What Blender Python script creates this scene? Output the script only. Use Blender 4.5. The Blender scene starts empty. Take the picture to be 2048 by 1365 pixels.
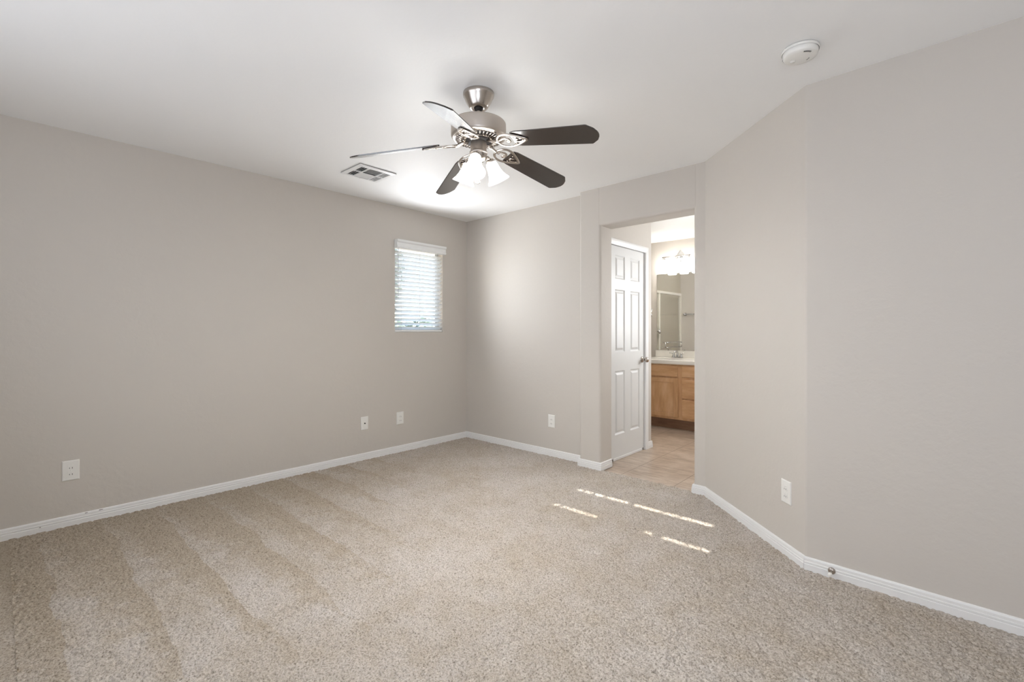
import bpy, bmesh, math, random
import numpy as np
from mathutils import Vector, Matrix
random.seed(7)
PI = math.pi
C = bpy.context.scene.collection
S = bpy.context.scene

# ------------------------------------------------------------------ camera
CAM_H = 1.1986
YAW = math.radians(42.2836)
FPX = 939.25
cd = bpy.data.cameras.new('camera'); cam = bpy.data.objects.new('camera', cd); C.objects.link(cam)
cam.location = (0, 0, CAM_H); cam.rotation_euler = (PI/2, 0, YAW)
cd.sensor_fit = 'HORIZONTAL'; cd.sensor_width = 36.0; cd.lens = FPX*36.0/2048
cd.shift_y = -(682.5-663.107)/2048
cd.clip_start = 0.02; cd.clip_end = 200
S.camera = cam

# ------------------------------------------------------------------ world, sun, daylight, exposure
S.view_settings.view_transform = 'Standard'
S.view_settings.look = 'None'
S.view_settings.exposure = 0.17
S.view_settings.gamma = 1.0
S.view_settings.use_curve_mapping = False
w = bpy.data.worlds.new('world'); S.world = w; w.use_nodes = True
nt = w.node_tree; bg = nt.nodes['Background']
sky = nt.nodes.new('ShaderNodeTexSky'); sky.sky_type = 'NISHITA'; sky.sun_disc = False
sky.sun_elevation = math.radians(28); sky.sun_rotation = math.radians(180); sky.altitude = 400
nt.links.new(sky.outputs['Color'], bg.inputs['Color']); bg.inputs['Strength'].default_value = 0.9

def sun(elev, azim, strength, angle):
    d = bpy.data.lights.new('sun', 'SUN'); d.energy = strength; d.angle = math.radians(angle)
    d.color = (1.0, 0.95, 0.86)
    o = bpy.data.objects.new('sun', d); C.objects.link(o); o.location = (-2, -6, 6)
    v = Vector((math.sin(azim)*math.cos(elev), math.cos(azim)*math.cos(elev), -math.sin(elev)))
    o.rotation_euler = v.to_track_quat('-Z', 'Y').to_euler()
    return o
SUN_EL = math.radians(27.0); SUN_AZ = math.radians(2.5)
sun(SUN_EL, SUN_AZ, 20.0, 0.3)

def area(name, loc, size, energy, color, direction):
    d = bpy.data.lights.new(name, 'AREA'); d.shape = 'RECTANGLE'; d.size, d.size_y = size
    d.energy = energy; d.color = color
    o = bpy.data.objects.new(name, d); C.objects.link(o); o.location = loc
    o.rotation_euler = Vector(direction).to_track_quat('-Z', 'Y').to_euler()
    return o
REAR_Y = -0.85; SIDE_X = 1.30
# rear window daylight, plus added fill lamps placed at the window openings
E_REAR, E_RIGHT, E_LEFT, E_BATH, E_FAN, E_VANITY, E_BULB = 22.0, 40.0, 54.0, 32.0, 2.0, 0.75, 19.0
dl_ = area('rear_daylight_fill', (-1.75, REAR_Y+0.06, 1.36), (2.2, 1.45), E_REAR, (0.92, 0.99, 1.13), (0.15, 1, 0.50))
area('rear_daylight_fill', (0.42, REAR_Y+0.06, 1.36), (1.2, 1.45), E_RIGHT, (0.92, 0.99, 1.13), (-0.1, 1, 0.70))  # added fill for the right wall and ceiling, no source known there
area('bathroom_fill', (-1.02, 5.35, 1.55), (0.9, 1.0), E_BATH, (0.97, 0.99, 1.02), (-0.28, -0.95, -0.02))  # added fill from the unseen side of the bathroom
def window_spot(name, loc, energy, direction, cone):
    d = bpy.data.lights.new(name, 'SPOT'); d.energy = energy; d.color = (0.95, 0.99, 1.04); d.shadow_soft_size = 0.0
    d.spot_size = math.radians(cone); d.spot_blend = 1.0
    o = bpy.data.objects.new(name, d); C.objects.link(o); o.location = loc
    o.rotation_euler = Vector(direction).to_track_quat('-Z', 'Y').to_euler()
for iy_ in range(3):
    for iz_ in range(4):
        window_spot('left_window_fill', (-3.968+0.075, 2.70+0.16*iy_, 1.32+0.21*iz_), E_LEFT/12, (1, -0.12, 0.07), 178)  # spots added inside the blind, stronger than the window's own daylight

# ------------------------------------------------------------------ measured layout (metres)
H = 2.44
XL, YB = -3.968, 3.597
D0 = (-2.378, 3.5115); D1 = (-1.2641, 3.4891)
A1 = (-0.4986, 2.7508)
RD = Vector((0.7, -0.0248)).normalized()
DD = (Vector(D1)-Vector(D0)).normalized()
def onD(x, off=0.0):          # point on the doorway wall face at x
    t = (x-D0[0])/DD.x
    return (x - DD.y*off, D0[1]+DD.y*t + off)
OP_L, OP_R, OP_Z = -2.159, -1.349, 2.11
JAMB_Y = 3.705
CLX = -2.222                  # face of the closet wall beyond the opening
YV = 6.22                     # vanity wall

# ------------------------------------------------------------------ mesh helpers
class MB:
    def __init__(s): s.v = []; s.f = []; s.sm = []
    def add(s, vs, fs, smooth=False):
        n = len(s.v); s.v += [tuple(p) for p in vs]
        for f in fs: s.f.append(tuple(i+n for i in f)); s.sm.append(smooth)
        return s
    def box(s, x0, x1, y0, y1, z0, z1, M=None):
        p = [(x0,y0,z0),(x1,y0,z0),(x1,y1,z0),(x0,y1,z0),(x0,y0,z1),(x1,y0,z1),(x1,y1,z1),(x0,y1,z1)]
        if M is not None: p = [M @ Vector(q) for q in p]
        return s.add(p, [(0,3,2,1),(4,5,6,7),(0,1,5,4),(1,2,6,5),(2,3,7,6),(3,0,4,7)])
    def prism(s, poly, z0, z1, M=None, smooth=False):      # poly counter-clockwise in xy
        n = len(poly); vs = [(x,y,z0) for x,y in poly]+[(x,y,z1) for x,y in poly]
        if M is not None: vs = [M @ Vector(q) for q in vs]
        s.add(vs, [tuple(reversed(range(n))), tuple(range(n,2*n))])
        k = len(s.v)-2*n
        for i in range(n):
            j = (i+1) % n; s.f.append((k+i,k+j,k+n+j,k+n+i)); s.sm.append(smooth)
        return s
    def lathe(s, prof, seg=40, M=None, smooth=True, a0=0, a1=2*PI):
        full = abs(a1-a0-2*PI) < 1e-6
        m = seg if full else seg+1
        vs = []
        for i in range(m):
            a = a0+(a1-a0)*i/seg; c, sn = math.cos(a), math.sin(a)
            for r, z in prof: vs.append((r*c, r*sn, z))
        if M is not None: vs = [M @ Vector(q) for q in vs]
        n = len(prof); fs = []
        for i in range(seg):
            j = (i+1) % m
            for k in range(n-1):
                fs.append((i*n+k, j*n+k, j*n+k+1, i*n+k+1))
        return s.add(vs, fs, smooth)
    def tube(s, pts, rad, seg=8, closed=False, caps=True, flat=1.0, up=None):
        P = [Vector(p) for p in pts]; n = len(P)
        rads = rad if isinstance(rad, (list, tuple)) else [rad]*n
        rings = []; prev = None
        for i in range(n):
            if closed: t = (P[(i+1) % n]-P[i-1]).normalized()
            else: t = (P[min(i+1,n-1)]-P[max(i-1,0)]).normalized()
            if up is not None: a = Vector(up)
            elif prev is not None: a = prev
            else: a = Vector((0,0,1)) if abs(t.z) < 0.9 else Vector((1,0,0))
            a = (a - t*a.dot(t)).normalized(); b = t.cross(a); prev = a
            rings.append([P[i]+a*math.cos(2*PI*k/seg)*rads[i]*flat+b*math.sin(2*PI*k/seg)*rads[i] for k in range(seg)])
        vs = [q for r in rings for q in r]; fs = []
        for i in range(n if closed else n-1):
            j = (i+1) % n
            for k in range(seg):
                l = (k+1) % seg; fs.append((i*seg+k, j*seg+k, j*seg+l, i*seg+l)[::-1])
        if caps and not closed:
            fs.append(tuple(range(seg))); fs.append(tuple((n-1)*seg+k for k in reversed(range(seg))))
        return s.add(vs, fs, True)
    def sphere(s, c, r, seg=16, rings=10, sc=(1,1,1)):
        prof = [(max(1e-5, math.sin(PI*i/rings))*r, -math.cos(PI*i/rings)*r) for i in range(rings+1)]
        M = Matrix.Translation(c) @ Matrix.Diagonal((*sc, 1))
        return s.lathe(prof, seg, M)
    def build(s, name, mat, parent=None, bevel=0, loc=None, fix=True):
        me = bpy.data.meshes.new(name); me.from_pydata(s.v, [], s.f)
        for p, q in zip(me.polygons, s.sm): p.use_smooth = q
        if fix:
            bm = bmesh.new(); bm.from_mesh(me); bmesh.ops.recalc_face_normals(bm, faces=bm.faces); bm.to_mesh(me); bm.free()
        me.materials.append(mat); me.update()
        o = bpy.data.objects.new(name, me); C.objects.link(o)
        if parent is not None: o.parent = parent
        if loc is not None: o.location = loc
        if bevel:
            b = o.modifiers.new('bevel', 'BEVEL'); b.width = bevel; b.segments = 2; b.limit_method = 'ANGLE'; b.angle_limit = math.radians(40)
        return o

def rounded(pts):             # [(x, y, radius)] counter-clockwise -> polygon with arcs at the corners
    out = []; n = len(pts)
    for i in range(n):
        x, y, r = (list(pts[i])+[0])[:3]; p = Vector((x, y))
        if r <= 0: out.append((x, y)); continue
        a = (Vector(pts[i-1][:2])-p).normalized(); b = (Vector(pts[(i+1) % n][:2])-p).normalized()
        ang = math.acos(max(-1, min(1, a.dot(b)))); t = r/math.tan(ang/2)
        c = p+(a+b).normalized()*(r/math.sin(ang/2))
        s0 = p+a*t-c; s1 = p+b*t-c
        a0 = math.atan2(s0.y, s0.x); d = math.atan2(s1.y, s1.x)-a0
        while d > PI: d -= 2*PI
        while d < -PI: d += 2*PI
        for k in range(9): out.append((c.x+r*math.cos(a0+d*k/8), c.y+r*math.sin(a0+d*k/8)))
    return out

def struct(o): o['kind'] = 'structure'; return o
def tag(o, label, cat, group=None):
    o['label'] = label; o['category'] = cat
    if group: o['group'] = group
    return o
def thing(name, label, cat, loc=(0,0,0), rot=(0,0,0), group=None):
    o = bpy.data.objects.new(name, None); C.objects.link(o); o.location = loc; o.rotation_euler = rot
    o.empty_display_size = 0.05
    return tag(o, label, cat, group)

# ------------------------------------------------------------------ materials
def srgb(r, g, b):
    f = lambda c: (c/255/12.92) if c/255 <= 0.04045 else ((c/255+0.055)/1.055)**2.4
    return (f(r), f(g), f(b), 1)
def mat(name, col, rough=0.5, metal=0.0, **kw):
    m = bpy.data.materials.new(name); m.use_nodes = True
    b = m.node_tree.nodes['Principled BSDF']
    b.inputs['Base Color'].default_value = col; b.inputs['Roughness'].default_value = rough; b.inputs['Metallic'].default_value = metal
    for k, v in kw.items(): b.inputs[k.replace('_', ' ')].default_value = v
    return m
def nodes(m): return m.node_tree.nodes, m.node_tree.links, m.node_tree.nodes['Principled BSDF']
def coords(m, scale=None):
    N, L, b = nodes(m); tc = N.new('ShaderNodeTexCoord')
    if scale is None: return tc.outputs['Object']
    mp = N.new('ShaderNodeMapping'); mp.inputs['Scale'].default_value = scale; L.new(tc.outputs['Object'], mp.inputs['Vector'])
    return mp.outputs['Vector']
def noise(m, vec, scale, detail=4, rough=0.5):
    N, L, b = nodes(m); n = N.new('ShaderNodeTexNoise'); n.inputs['Scale'].default_value = scale
    n.inputs['Detail'].default_value = detail; n.inputs['Roughness'].default_value = rough; L.new(vec, n.inputs['Vector']); return n
def ramp(m, fac, stops):
    N, L, b = nodes(m); r = N.new('ShaderNodeValToRGB'); e = r.color_ramp.elements
    while len(e) < len(stops): e.new(0.5)
    for i, (p, c) in enumerate(stops): e[i].position = p; e[i].color = c
    L.new(fac, r.inputs['Fac']); return r
def bump(m, height, strength, dist):
    N, L, b = nodes(m); u = N.new('ShaderNodeBump'); u.inputs['Strength'].default_value = strength; u.inputs['Distance'].default_value = dist
    L.new(height, u.inputs['Height']); L.new(u.outputs['Normal'], b.inputs['Normal']); return u
def plaster(name, col, strength):
    m = mat(name, col, 0.62); N, L, b = nodes(m); v = coords(m)
    n1 = noise(m, v, 26, 3, 0.55); r = ramp(m, n1.outputs['Fac'], [(0.42, (0,0,0,1)), (0.6, (1,1,1,1))])
    n2 = noise(m, v, 120, 3, 0.6)
    mx = N.new('ShaderNodeMath'); mx.operation = 'MULTIPLY_ADD'; mx.inputs[1].default_value = 0.35
    L.new(n2.outputs['Fac'], mx.inputs[0]); L.new(r.outputs['Color'], mx.inputs[2])
    bump(m, mx.outputs[0], strength, 0.002)
    return m
M_WALL = plaster('wall_paint', srgb(205, 198.5, 190), 0.16)
M_BATHWALL = plaster('bathroom_wall_paint', srgb(205, 198.5, 190), 0.16)
M_SURROUND = mat('shower_surround', srgb(240, 234, 222), 0.3)
M_CEIL = plaster('ceiling_paint', srgb(247, 246, 244), 0.10)
M_TRIM = mat('white_trim_paint', srgb(236, 235, 233), 0.35)
M_DOOR = mat('white_door_paint', srgb(226, 226, 224), 0.38)
M_PLATE = mat('white_plastic', srgb(238, 236, 230), 0.3)
M_DARK = mat('dark_slot', srgb(30, 26, 24), 0.6)
M_BLACK = mat('shadow_black', srgb(14, 13, 12), 0.8)
M_NICKEL = mat('brushed_nickel', srgb(188, 180, 172), 0.24, 1.0)
M_ALU = mat('pale_aluminium', srgb(226, 222, 212), 0.35, 0.0)
M_SATIN = mat('satin_nickel', srgb(196, 188, 180), 0.42, 1.0)
M_CHROME = mat('chrome', srgb(200, 200, 200), 0.08, 1.0)
M_MIRROR = mat('mirror_glass', srgb(250, 251, 249), 0.0, 1.0)
M_BLIND = mat('white_blind', srgb(240, 240, 238), 0.4)
M_SLAT = mat('translucent_slat', srgb(246, 246, 244), 0.4)
def _slat():
    N, L, b = nodes(M_SLAT); t = N.new('ShaderNodeBsdfTranslucent'); t.inputs['Color'].default_value = srgb(246, 246, 244)
    x = N.new('ShaderNodeMixShader'); x.inputs[0].default_value = 0.5
    L.new(b.outputs[0], x.inputs[1]); L.new(t.outputs[0], x.inputs[2]); L.new(x.outputs[0], N['Material Output'].inputs['Surface'])
_slat()
M_VINYL = mat('white_vinyl', srgb(232, 233, 233), 0.35)
M_COUNTER = mat('cultured_marble', srgb(244, 240, 232), 0.2)
M_SCUFF = mat('scuffed_primer', srgb(104, 92, 82), 0.7)
M_CORD = mat('white_cord', srgb(225, 225, 222), 0.7)
# brushed metal streaks
N_, L_, b_ = nodes(M_NICKEL); n_ = noise(M_NICKEL, coords(M_NICKEL, (6, 6, 500)), 3, 2); bump(M_NICKEL, n_.outputs['Fac'], 0.12, 0.001)

def carpet():
    m = mat('carpet_pile', srgb(182, 171, 158), 0.95, 0.0); N, L, b = nodes(m); v = coords(m)
    b.inputs['Specular IOR Level'].default_value = 0.1
    def mth(op, a, b_=None, c=None):
        n = N.new('ShaderNodeMath'); n.operation = op
        for k, q in enumerate((a, b_, c)):
            if q is None: continue
            if isinstance(q, (int, float)): n.inputs[k].default_value = q
            else: L.new(q, n.inputs[k])
        return n.outputs[0]
    # flecked yarn, dark flecks also painting the shade between tufts
    n1 = noise(m, v, 145, 3, 0.7)
    r = ramp(m, n1.outputs['Fac'], [(0.32, srgb(126, 118, 108)), (0.47, srgb(182, 174, 165)), (0.68, srgb(210, 203, 195))])
    # pile lay: wedge shaped vacuum strokes running out from the left wall, then brushed patches
    sep = N.new('ShaderNodeSeparateXYZ'); L.new(v, sep.inputs[0])
    nw = noise(m, v, 2.2, 3, 0.55); nb = noise(m, v, 9.0, 3, 0.6)
    wob = mth('MULTIPLY_ADD', nw.outputs['Fac'], 0.16, -0.08)
    yy = mth('ADD', sep.outputs[1], wob)
    saw = mth('MULTIPLY', mth('FRACT', mth('DIVIDE', mth('ADD', yy, 10*0.28-0.18), 0.28)), 0.28)
    reach = mth('MULTIPLY', mth('ADD', sep.outputs[0], 3.80), 0.15)
    reach = mth('ADD', reach, mth('MULTIPLY_ADD', nb.outputs['Fac'], 0.30, -0.15))
    reach = mth('ADD', reach, mth('MAXIMUM', mth('MULTIPLY', mth('ADD', sep.outputs[1], -1.25), 0.22), 0.0))
    d = mth('SUBTRACT', reach, saw)
    mr = N.new('ShaderNodeMapRange'); mr.interpolation_type = 'SMOOTHSTEP'; mr.inputs[1].default_value = -0.10; mr.inputs[2].default_value = 0.08
    L.new(d, mr.inputs[0])
    patch = N.new('ShaderNodeMapRange'); patch.inputs[1].default_value = 0.36; patch.inputs[2].default_value = 0.62
    L.new(mth('MULTIPLY_ADD', nb.outputs['Fac'], 0.4, mth('MULTIPLY', nw.outputs['Fac'], 0.6)), patch.inputs[0])
    lay_tone = mth('MULTIPLY', mr.outputs[0], mth('MULTIPLY_ADD', patch.outputs[0], 0.5, 0.5))
    far = N.new('ShaderNodeMapRange'); far.inputs[1].default_value = -3.8; far.inputs[2].default_value = -1.3; far.inputs[3].default_value = 0.5; far.inputs[4].default_value = 1.0  # base tone also turns darker and browner towards the left wall
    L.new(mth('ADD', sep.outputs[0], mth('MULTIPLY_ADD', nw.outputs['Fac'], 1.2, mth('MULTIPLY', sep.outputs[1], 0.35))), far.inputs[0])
    lay_tone = mth('MULTIPLY', lay_tone, far.outputs[0])
    r2 = ramp(m, lay_tone, [(0.0, (0.79, 0.735, 0.645, 1)), (0.5, (0.865, 0.825, 0.76, 1)), (1.0, (1.0, 1.0, 1.0, 1))])
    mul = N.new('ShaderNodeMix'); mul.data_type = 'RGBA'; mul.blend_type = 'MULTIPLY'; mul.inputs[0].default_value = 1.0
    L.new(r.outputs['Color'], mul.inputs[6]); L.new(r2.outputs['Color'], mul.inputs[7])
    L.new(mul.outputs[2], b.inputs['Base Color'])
    bump(m, n1.outputs['Fac'], 0.6, 0.004)
    return m
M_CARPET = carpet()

def tile():
    m = mat('floor_tile', srgb(186, 166, 145), 0.32); N, L, b = nodes(m); v = coords(m)
    n1 = noise(m, v, 5, 6, 0.65)
    sc = coords(m, (3, 14, 1)); n2 = noise(m, sc, 2.0, 5, 0.6)
    mx = N.new('ShaderNodeMix'); mx.data_type = 'FLOAT'; mx.inputs[0].default_value = 0.5
    L.new(n1.outputs['Fac'], mx.inputs[2]); L.new(n2.outputs['Fac'], mx.inputs[3])
    r = ramp(m, mx.outputs[0], [(0.35, srgb(150, 131, 113)), (0.5, srgb(178, 160, 142)), (0.65, srgb(200, 185, 169))])
    # grout lines: rectified tiles 0.455 x 0.455
    sep = N.new('ShaderNodeSeparateXYZ'); L.new(v, sep.inputs[0])
    outs = []
    for k, off in ((0, 1.53), (1, -3.895+0.0)):
        a = N.new('ShaderNodeMath'); a.operation = 'ADD'; a.inputs[1].default_value = off+0.455*20
        L.new(sep.outputs[k], a.inputs[0])
        md = N.new('ShaderNodeMath'); md.operation = 'MODULO'; md.inputs[1].default_value = 0.455; L.new(a.outputs[0], md.inputs[0])
        lt = N.new('ShaderNodeMath'); lt.operation = 'LESS_THAN'; lt.inputs[1].default_value = 0.005; L.new(md.outputs[0], lt.inputs[0])
        outs.append(lt)
    mxm = N.new('ShaderNodeMath'); mxm.operation = 'MAXIMUM'; L.new(outs[0].outputs[0], mxm.inputs[0]); L.new(outs[1].outputs[0], mxm.inputs[1])
    g = N.new('ShaderNodeMix'); g.data_type = 'RGBA'; L.new(mxm.outputs[0], g.inputs[0]); L.new(r.outputs['Color'], g.inputs[6]); g.inputs[7].default_value = srgb(116, 98, 80)
    L.new(g.outputs[2], b.inputs['Base Color'])
    return m
M_TILE = tile()

def wood(name, c1, c2, c3, rough, stretch):
    m = mat(name, c2, rough); N, L, b = nodes(m)
    n1 = noise(m, coords(m, stretch), 3.5, 6, 0.6)
    r = ramp(m, n1.outputs['Fac'], [(0.3, c1), (0.5, c2), (0.7, c3)])
    L.new(r.outputs['Color'], b.inputs['Base Color']); return m
M_MAPLE = wood('maple', srgb(196, 150, 106), srgb(212, 168, 124), srgb(224, 186, 145), 0.4, (4, 4, 1))
M_MAPLE_H = wood('maple_horizontal', srgb(196, 150, 106), srgb(212, 168, 124), srgb(224, 186, 145), 0.4, (1, 4, 5))
M_TOE = wood('toe_kick_board', srgb(120, 88, 66), srgb(138, 104, 80), srgb(150, 116, 92), 0.5, (1, 4, 5))
M_BLADE = wood('espresso_blade', srgb(30, 22, 18), srgb(38, 29, 24), srgb(46, 36, 30), 0.26, (1.5, 18, 18))
M_BLADE.node_tree.nodes['Principled BSDF'].inputs['Coat Weight'].default_value = 1.0
M_BLADE.node_tree.nodes['Principled BSDF'].inputs['Coat Roughness'].default_value = 0.16

def shade_mat(name, strength, col):
    m = bpy.data.materials.new(name); m.use_nodes = True; N = m.node_tree.nodes; L = m.node_tree.links
    b = N['Principled BSDF']; b.inputs['Base Color'].default_value = srgb(250, 244, 232); b.inputs['Roughness'].default_value = 0.25
    b.inputs['Emission Color'].default_value = col; b.inputs['Emission Strength'].default_value = strength
    return m
M_SHADE = shade_mat('frosted_glass_lit', 7.0*E_FAN, (1.0, 0.99, 0.96, 1))
M_BULB = shade_mat('lit_bulb', 70.0*E_BULB, (1.0, 0.985, 0.96, 1))
M_VSHADE = shade_mat('vanity_glass_lit', 26.0*E_VANITY, (1.0, 0.98, 0.95, 1))
def glass(name):
    m = bpy.data.materials.new(name); m.use_nodes = True; N = m.node_tree.nodes; L = m.node_tree.links
    N.remove(N['Principled BSDF']); t = N.new('ShaderNodeBsdfTransparent'); g = N.new('ShaderNodeBsdfGlossy'); g.inputs['Roughness'].default_value = 0.02
    lw_ = N.new('ShaderNodeLayerWeight'); lw_.inputs['Blend'].default_value = 0.5; p_ = N.new('ShaderNodeMath'); p_.operation = 'POWER'; p_.inputs[1].default_value = 5.0
    L.new(lw_.outputs['Facing'], p_.inputs[0]); f = N.new('ShaderNodeMath'); f.operation = 'MULTIPLY_ADD'; f.inputs[1].default_value = 0.9; f.inputs[2].default_value = 0.05; L.new(p_.outputs[0], f.inputs[0])
    x = N.new('ShaderNodeMixShader')
    t.inputs['Color'].default_value = (0.99, 0.99, 0.985, 1)
    L.new(f.outputs[0], x.inputs[0]); L.new(t.outputs[0], x.inputs[1]); L.new(g.outputs[0], x.inputs[2]); L.new(x.outputs[0], N['Material Output'].inputs['Surface'])
    return m
M_GLASS = glass('clear_glass')
def leaf(name, col):
    m = mat(name, col, 0.6); N, L, b = nodes(m); n = noise(m, coords(m), 2.0, 3)
    c = Vector(col[:3]); r = ramp(m, n.outputs['Fac'], [(0.35, (*(c*0.6), 1)), (0.65, (*(c*1.4), 1))]); L.new(r.outputs['Color'], b.inputs['Base Color']); return m
M_LEAF = leaf('tree_leaves', srgb(138, 150, 134)); M_HEDGE = leaf('hedge_leaves', srgb(96, 116, 106))
M_BARK = mat('bark', srgb(110, 96, 84), 0.8); M_SOIL = mat('desert_gravel', srgb(190, 172, 150), 0.9)

# ------------------------------------------------------------------ room shell
def carpet_mesh():
    # cut pile modelled as a fine height field where it can be seen, flat further back in the room
    rng = np.random.default_rng(3)
    st = 0.0046; x0, x1, y0, y1 = XL-0.01, 0.50, 0.05, YB+0.01
    nx, ny = int((x1-x0)/st)+1, int((y1-y0)/st)+1
    X = x0+st*np.arange(nx); Y = y0+st*np.arange(ny)
    def layer(cell):
        gx, gy = int((x1-x0)/cell)+3, int((y1-y0)/cell)+3
        g = rng.random((gx, gy)); fx = (X-x0)/cell; fy = (Y-y0)/cell
        ix_, iy_ = fx.astype(int), fy.astype(int); tx, ty = fx-ix_, fy-iy_
        tx = (tx*tx*(3-2*tx))[:, None]; ty = (ty*ty*(3-2*ty))[None, :]
        a = g[ix_][:, iy_]; b = g[ix_+1][:, iy_]; c = g[ix_][:, iy_+1]; d = g[ix_+1][:, iy_+1]
        return (a*(1-tx)+b*tx)*(1-ty)+(c*(1-tx)+d*tx)*ty
    n = 0.66*layer(0.0098)+0.22*layer(0.018)+0.12*layer(0.06)
    n = (n-n.min())/(n.max()-n.min())
    Z = -0.0110+0.0130*np.clip((n-0.14)/0.5, 0, 1)**0.7
    co = np.empty((nx, ny, 3)); co[..., 0] = X[:, None]; co[..., 1] = Y[None, :]; co[..., 2] = Z
    I = np.arange(nx*ny).reshape(nx, ny)
    q = np.stack([I[:-1, :-1], I[1:, :-1], I[1:, 1:], I[:-1, 1:]], -1)
    xm, ym = np.meshgrid(X[:-1], Y[:-1], indexing='ij')
    edge = 3.517+0.004*np.sin(xm*61)+0.003*np.sin(xm*173)
    keep = ~((xm > -2.33) & (ym > edge))
    q = q[keep]
    co = co.reshape(-1, 3); base = len(co)
    ex = []
    def flat(a0, a1, b0, b1, z):
        k = base+len(ex); ex.extend([(a0, b0, z), (a1, b0, z), (a1, b1, z), (a0, b1, z)]); return (k, k+1, k+2, k+3)
    fl = [flat(XL-0.02, SIDE_X+0.02, REAR_Y-0.02, y0+0.001, -0.002), flat(x1-0.001, SIDE_X+0.02, y0, 2.9, -0.002), flat(XL-0.02, x1, y0, 3.48, -0.0165)]
    co = np.concatenate([co, np.array(ex)]); q = np.concatenate([q, np.array(fl)])
    me = bpy.data.meshes.new('floor'); me.vertices.add(len(co)); me.vertices.foreach_set('co', co.ravel())
    me.loops.add(q.size); me.loops.foreach_set('vertex_index', q.ravel().astype(np.int32))
    me.polygons.add(len(q)); me.polygons.foreach_set('loop_start', np.arange(0, q.size, 4, dtype=np.int32))
    me.polygons.foreach_set('use_smooth', np.ones(len(q), dtype=bool))
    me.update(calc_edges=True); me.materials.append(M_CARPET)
    o = bpy.data.objects.new('floor', me); C.objects.link(o); return o
struct(carpet_mesh())
struct(MB().box(-4.15, -0.8, 3.45, YV+0.02, -0.12, -0.061).box(-2.30, -1.2, 3.49, 3.66, -0.061, -0.0095).box(-4.1, -0.9, 3.66, YV+0.02, -0.061, -0.009).build('floor_tile', M_TILE))
struct(MB().box(-4.2, SIDE_X+0.14, REAR_Y-0.15, YV+0.15, H, H+0.12).build('ceiling', M_CEIL))

# left wall with its small window opening
WY0, WY1, WZ0, WZ1 = 2.648, 3.248, 1.192, 2.085
lw = MB()
for y0, y1, z0, z1 in ((REAR_Y-0.12, WY0, -0.06, H), (WY1, YB+0.12, -0.06, H), (WY0, WY1, -0.06, WZ0), (WY0, WY1, WZ1, H)):
    lw.box(XL-0.14, XL, y0, y1, z0, z1)
struct(lw.build('wall_left', M_WALL))
struct(MB().box(XL, D0[0]+0.02, YB, YB+0.12, -0.06, H).build('wall_back', M_WALL))

# doorway wall: two piers and a header, bullnosed
R = 0.02
l0 = D0; l1 = onD(OP_L)
dw = MB().prism(rounded([(l0[0], l0[1], R), (l1[0], l1[1], R), (OP_L-0.004, JAMB_Y, 0.012), (OP_L-0.19, JAMB_Y, 0), (l0[0], YB+0.03, 0)]), -0.06, H, smooth=False)
r0 = onD(OP_R)
dw.prism(rounded([(r0[0], r0[1], R), (D1[0], D1[1], 0), (D1[0]+0.05, JAMB_Y, 0), (OP_R, JAMB_Y, 0.012)]), -0.06, H)
# header with a rounded lower front edge (profile in depth/height, swept along the wall)
prof = [(0, H), (0, OP_Z+R)]+[(R-R*math.cos(a), OP_Z+R-R*math.sin(a)) for a in [k*PI/16 for k in range(1, 9)]]+[(0.19, OP_Z), (0.19, H)]
hx0, hx1 = OP_L-0.012, OP_R+0.012
vs = []
for x in (hx0, hx1):
    for d, z in prof:
        p = onD(x); vs.append((p[0], p[1]+d, z))
n = len(prof)
dw.add(vs, [tuple(range(n)), tuple(range(2*n-1, n-1, -1))]+[(i, (i+1) % n, n+(i+1) % n, n+i) for i in range(n)])
struct(dw.build('wall_doorway', M_WALL))

# angled wall and right wall
e = Vector(A1)+RD*0.06
nA = Vector((0.69, 0.72)).normalized()
struct(MB().prism(rounded([(D1[0], D1[1], 0), (A1[0], A1[1], 0.028), (e.x, e.y, 0), (e.x, e.y+0.14, 0), (A1[0]+0.06, A1[1]+0.15, 0), (D1[0]+0.1, D1[1]+0.18, 0)]), -0.06, H).build('wall_angled', M_WALL))
f = Vector(A1)+RD*((SIDE_X-A1[0])/RD.x)
struct(MB().prism([(e.x, e.y), (f.x, f.y), (f.x, f.y+0.14), (e.x, e.y+0.14)], -0.06, H).build('wall_right', M_WALL))
struct(MB().box(SIDE_X, SIDE_X+0.12, REAR_Y-0.12, 3.0, -0.06, H).build('wall_side', M_WALL))
# rear wall (behind the camera) with the big window the sun comes through
RX0, RX1, RZ0, RZ1 = -2.95, 1.10, 0.60, 2.10  # opening widened to the right to hold the added fill lamp
rw = MB()
for x0, x1, z0, z1 in ((XL-0.12, RX0, -0.06, H), (RX1, SIDE_X+0.12, -0.06, H), (RX0, RX1, -0.06, RZ0), (RX0, RX1, RZ1, H)):
    rw.box(x0, x1, REAR_Y-0.12, REAR_Y, z0, z1)
struct(rw.build('wall_rear', M_WALL))

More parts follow.
